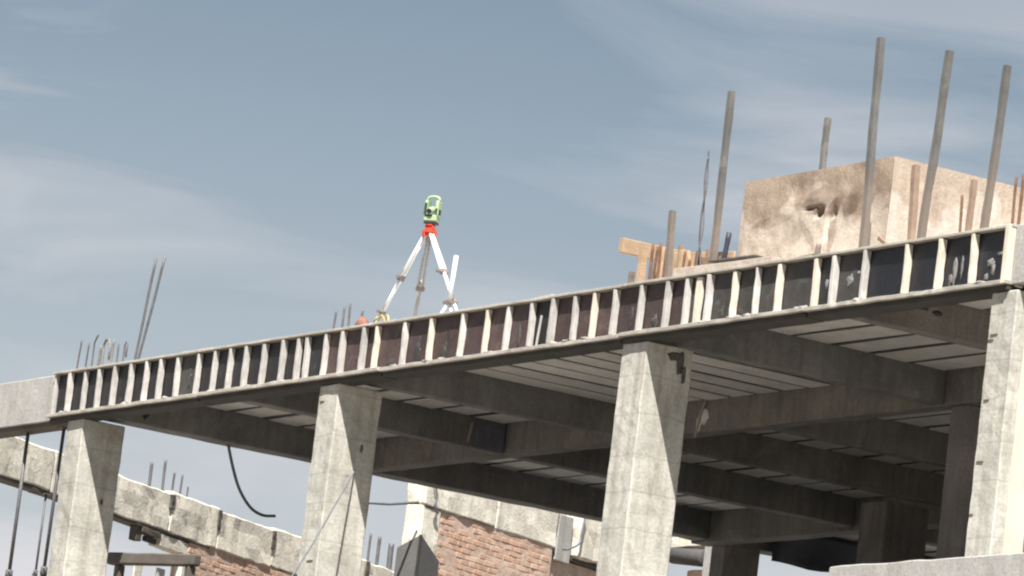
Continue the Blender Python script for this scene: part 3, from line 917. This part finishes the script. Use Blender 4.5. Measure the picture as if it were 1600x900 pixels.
prop(-14.63, .2, 8.0, 11.383, .0, 'dark steel prop standing farthest left under the plain slab edge', .032)
prop(-13.66, .2, 8.0, 11.383, .05, 'dark steel prop close beside the left column', .030)

# ---------------------------------------------------------------- old brick building, left
def wing(name, a, u, label, cat='building'):
    t = thing(name, (a[0], a[1], 0), label, cat)
    u = Vector((u[0], u[1], 0)).normalized()
    n = Vector((u.y, -u.x, 0))
    rot = (0, 0, math.atan2(u.y, u.x))
    def wb(nm, s, d, z, mat, bev=0, seg=(1, 1, 1), jit=0):
        """box along the wall: s = range along it, d = depth range behind its face, z = height range"""
        SEED[0] += 1
        c = Vector((a[0], a[1], 0))+u*((s[0]+s[1])/2)-n*((d[0]+d[1])/2)
        me = fin(box_bm(s[1]-s[0], d[1]-d[0], z[1]-z[0], bev, seg, jit, SEED[0]))
        return link(nm, me, mat, t, (c.x, c.y, (z[0]+z[1])/2), rot)
    def P(s, d, z):
        c = Vector((a[0], a[1], 0))+u*s-n*d
        return Vector((c.x, c.y, z))
    return t, wb, P, rot
def bricks(t, P, rot, s0, s1, ztop, rows, pitch=.245, course=.082, skew=0.0, seed=0):
    rr = random.Random(seed)
    variants = []
    for k in range(5):
        variants.append(fin(box_bm(pitch-.014, .10, course-.012, .006, (2, 1, 1), .006, 50+k)))
    half = fin(box_bm(pitch/2-.014, .10, course-.012, .006, (1, 1, 1), .005, 60))
    for r in range(rows):
        z = ztop-course*(r+.5)
        s = s0+(pitch/2 if r % 2 else 0)
        if r % 2:
            link('brick', half, 'brick', t, P(s0+pitch/4-.003, .05+.02, z), rot)
        while s+pitch <= s1+.01:
            link('brick', variants[rr.randrange(5)], 'brick', t, P(s+pitch/2, .071+rr.uniform(.0, .010), z+rr.uniform(-.003, .003)),
                 (rr.uniform(-.02, .02), rr.uniform(-.01, .01), rot[2]+rr.uniform(-.02, .02)))
            s += pitch

u1 = (-.52636, .85026)
W, wb, Pp, rot1 = wing('brick_building', (-19.16, 1.98), u1, 'old brick building with a pale stained concrete ring beam, seen behind the left columns')
# ring beam poured in lengths
s = -2.0
lens = [1.75, 1.80, 1.62, 1.75, 1.45, 1.7, 1.5, 1.55, 1.8]
k = 0
while s < 13:
    ln = lens[k % len(lens)]
    zt = 12.0+rnd.uniform(-.03, .03)
    wb('ring_beam', (s, s+ln-.02), (0+rnd.uniform(0, .02), .32), (11.43+rnd.uniform(-.02, .01), zt), 'old', .02, (8, 1, 3), .03)
    if rnd.random() < .8:
        wb('joint_fill', (s+ln-.07, s+ln+.04), (-.012, .1), (11.6+rnd.uniform(0, .2), zt-.02), 'dark_timber', .01, (1, 1, 4), .03)
    s += ln; k += 1
wb('lintel', (1.4, 6.2), (.02, .3), (11.385, 11.428), 'dark_timber', .005, (10, 1, 1), .01)
wb('lintel', (-2, 1.36), (.02, .3), (11.385, 11.428), 'dark_timber', .005, (10, 1, 1), .01)
wb('mortar_bed', (5.62, 9.4), (.029, .3), (9.6, 11.425), 'mortar', 0, (20, 1, 10), .012)
wb('mortar_bed', (5.62, 13), (.02, .3), (0, 9.6), 'mortar')
wb('mortar_bed', (9.4, 13), (.029, .3), (9.6, 11.425), 'mortar')
bricks(W, Pp, rot1, 5.60, 9.3, 11.40, 13, seed=1)
wb('wall_base', (-2, 5.6), (.0, .3), (0, 9.3), 'old')
# the opening: transom, stubs, pale boards
p_, q_ = Vector((-21.62, 5.20, 10.86)), Vector((-19.98, 5.76, 10.86))
me = fin(box_bm((q_-p_).length, .16, .17, .02, (6, 1, 1), .012, 3))
link('transom', me, 'dark_timber', W, (p_+q_)/2, (q_-p_).to_track_quat('X', 'Z').to_euler())
box('transom_post', (-21.50, -21.38), (5.22, 5.34), (8.5, 10.77), 'dark_timber', W, .01)
box('transom_post', (-20.16, -20.04), (5.66, 5.78), (8.5, 10.77), 'dark_timber', W, .01)
wb('ledge', (4.78, 5.62), (.03, .25), (11.19, 11.37), 'old', .01, (5, 1, 1), .02)
wb('post', (4.1, 4.26), (.05, .18), (11.17, 11.385), 'dark_timber', .01)
wb('bracket', (4.2, 4.78), (.02, .16), (11.30, 11.384), 'dark_timber', .01, (4, 1, 1), .03)
wb('crate_board', (4.38, 4.72), (.06, .12), (11.20, 11.28), 'slab', .01)
wb('post', (5.46, 5.58), (.02, .14), (9.3, 11.18), 'old', .01)
for i, s in enumerate((4.3, 4.95)):
    wb('slat', (s, s+.22), (.12, .15), (9.3, 10.9), ('old', 'floor')[i], .004)
wb('post', (-1.9, -1.7), (.05, .25), (9.3, 11.385), 'old', .01)
G6 = 'bars standing on the ring beam of the brick building'
for s, h, r, lb in ((4.39, .38, .024, 'thick short bar, leftmost on the pale ring beam'),
                (4.78, .49, .020, 'tallest thin bar on the pale ring beam'),
                (5.07, .36, .017, 'middle bar of those on the pale ring beam'),
                (5.30, .36, .015, 'fourth bar along on the pale ring beam'),
                (5.50, .22, .013, 'small bar at the right end of the row on the pale ring beam')):
    p = Pp(s, .12, 11.98)
    rebar(p, p+Vector((.0, .0, h)), r, 'steel', lb, G6)
G7 = 'pale bars seen between second column and painted grey shade'
for s, h, m, r, lb in ((11.30, .50, 'steel', .020, 'left bar of the three behind the second column'),
                       (11.60, .50, 'steel', .028, 'middle bar of the three behind the second column'),
                       (12.02, .46, 'steel', .045, 'thick right bar of the three behind the second column')):
    p = Pp(s, .12, 11.98)
    rebar(p, p+Vector((0, 0, h)), r, m, lb, G7)
prop(-19.93, 3.2, 9.31, 11.38, 0.0, 'thin far prop under the old ring beam, left of the left column', .022)

# ---------------------------------------------------------------- second brick building, between the second and third columns
u2 = (-.421, .907)
W2, wb2, P2, rot2 = wing('brick_building', (-18.03, 8.31), u2, 'reddish brick wall under a rough white concrete beam, seen between second and third columns')
wb2('ring_beam', (-.10, 1.75), (0, .34), (12.0, 12.62), 'old', .02, (10, 1, 3), .03)
wb2('ring_beam', (1.77, 3.42), (.01, .34), (11.98, 12.60), 'old', .02, (8, 1, 3), .03)
wb2('beam_end', (3.46, 3.86), (.03, .3), (11.80, 12.5), 'fascia', .015, (2, 1, 3), .02)
wb2('beam_end', (3.95, 5.6), (-.05, .3), (11.93, 12.6), 'old', .03, (8, 1, 3), .05)
wb2('lintel', (3.4, 5.6), (.06, .3), (11.86, 11.925), 'dark_timber', .01, (8, 1, 1), .02)
wb2('corner_column', (-.09, .36), (.015, .34), (8, 11.995), 'old', .02, (3, 2, 16), .02)
wb2('mortar_bed', (.37, 3.36), (.029, .3), (9.8, 11.99), 'mortar', 0, (20, 1, 12), .012)
wb2('mortar_bed', (3.37, 5.6), (.12, .4), (9.8, 11.85), 'mortar', 0, (8, 1, 8), .02)
wb2('wall_base', (-.6, 5.6), (.02, .3), (0, 9.79), 'old')
bricks(W2, P2, rot2, .38, 3.36, 11.98, 20, seed=2)
tag(tube('pipe', [P2(-1.6, .0, 11.76), P2(-.9, .05, 11.86), P2(-.3, -.02, 11.99)], .022, 'cable', None, 8), 'thin grey pipe crossing the gap right of the second column', 'pipe')
tag(tube('wire', smooth_path([P2(.02, -.04, 12.35), P2(.10, -.06, 12.15), P2(.08, -.05, 12.0), P2(.2, -.04, 11.92)]), .016, 'cable', None, 8), 'short dark wire on the white beam above the painted grey shade', 'wire')
tag(tube('cable', smooth_path([P2(3.95, -.10, 12.6), P2(3.9, -.10, 12.3), P2(3.86, -.1, 12.12), P2(3.6, -.08, 11.99), P2(3.5, -.06, 11.98)]), .018, 'cable', None, 8), 'dark loose cable curling off the right end of the white beam', 'cable')
# added dark slabs painting a peaked shade on the corner column, highest at the edge
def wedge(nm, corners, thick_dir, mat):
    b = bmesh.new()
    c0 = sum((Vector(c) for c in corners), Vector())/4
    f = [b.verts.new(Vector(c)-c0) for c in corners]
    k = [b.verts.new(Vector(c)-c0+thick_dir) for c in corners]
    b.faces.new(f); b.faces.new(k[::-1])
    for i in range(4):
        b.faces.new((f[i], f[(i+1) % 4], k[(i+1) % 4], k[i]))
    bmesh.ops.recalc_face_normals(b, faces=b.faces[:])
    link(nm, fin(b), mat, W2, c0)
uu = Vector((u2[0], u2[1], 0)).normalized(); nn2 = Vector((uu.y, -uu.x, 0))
wedge('shadow_slab', [P2(-.125, -.02, 8), P2(.40, -.02, 8), P2(.40, -.02, 11.26), P2(-.125, -.02, 11.56)], -nn2*.035, 'drum_and_shadow')
wedge('shadow_slab', [P2(-.125, -.02, 8), P2(-.125, .37, 8), P2(-.125, .37, 11.36), P2(-.125, -.02, 11.56)], uu*.035, 'shadow')
# grey drum at the far side, right of the third column
D = thing('drum_stand', (-19.8, 14, 8), 'grey drum under a small concrete lintel, seen low just right of the third column', 'drum')
tube('drum', [(-20.3, 14.0, 12.34), (-20.28, 14.0, 12.335), (-19.42, 14.0, 12.25), (-19.40, 14.0, 12.25)], [.10, .13, .13, .11], 'drum_and_shadow', D, 16)
box('lintel', (-21.0, -19.2), (13.95, 14.25), (12.44, 12.60), 'old', D, .01, (6, 1, 1), .02)
box('side_post', (-19.38, -19.12), (13.95, 14.25), (8, 12.438), 'fascia', D, .01)
box('brown_wall', (-19.95, -19.40), (14.05, 14.2), (8, 12.10), 'mortar', D, .01, (4, 1, 6), .02)
# dark sheets closing the far bays
def sheet(name, o, du, dv, label, n=24, m_=8):
    b = bmesh.new(); vs = []
    du, dv, o = Vector(du), Vector(dv), Vector(o)
    nn = du.cross(dv).normalized()
    for side in (0, .006):
        for j in range(m_+1):
            for i in range(n+1):
                p = o+du*(i/n)+dv*(j/m_)
                p += nn*(noise.noise(p*1.6)*.10+side)+Vector((0, 0, noise.noise(Vector((i*.35, 3, j*.1)))*.05*(1-j/m_)))
                vs.append(b.verts.new(p))
    K_ = (n+1)*(m_+1)
    for s_ in (0, 1):
        for j in range(m_):
            for i in range(n):
                q = [s_*K_+j*(n+1)+i, s_*K_+j*(n+1)+i+1, s_*K_+(j+1)*(n+1)+i+1, s_*K_+(j+1)*(n+1)+i]
                b.faces.new([vs[k] for k in q])
    ring = [i for i in range(n+1)]+[j*(n+1)+n for j in range(1, m_+1)]+[m_*(n+1)+i for i in range(n-1, -1, -1)]+[j*(n+1) for j in range(m_-1, 0, -1)]
    for k in range(len(ring)):
        p_, q_ = ring[k], ring[(k+1) % len(ring)]
        b.faces.new((vs[p_], vs[q_], vs[K_+q_], vs[K_+p_]))
    bmesh.ops.recalc_face_normals(b, faces=b.faces[:])
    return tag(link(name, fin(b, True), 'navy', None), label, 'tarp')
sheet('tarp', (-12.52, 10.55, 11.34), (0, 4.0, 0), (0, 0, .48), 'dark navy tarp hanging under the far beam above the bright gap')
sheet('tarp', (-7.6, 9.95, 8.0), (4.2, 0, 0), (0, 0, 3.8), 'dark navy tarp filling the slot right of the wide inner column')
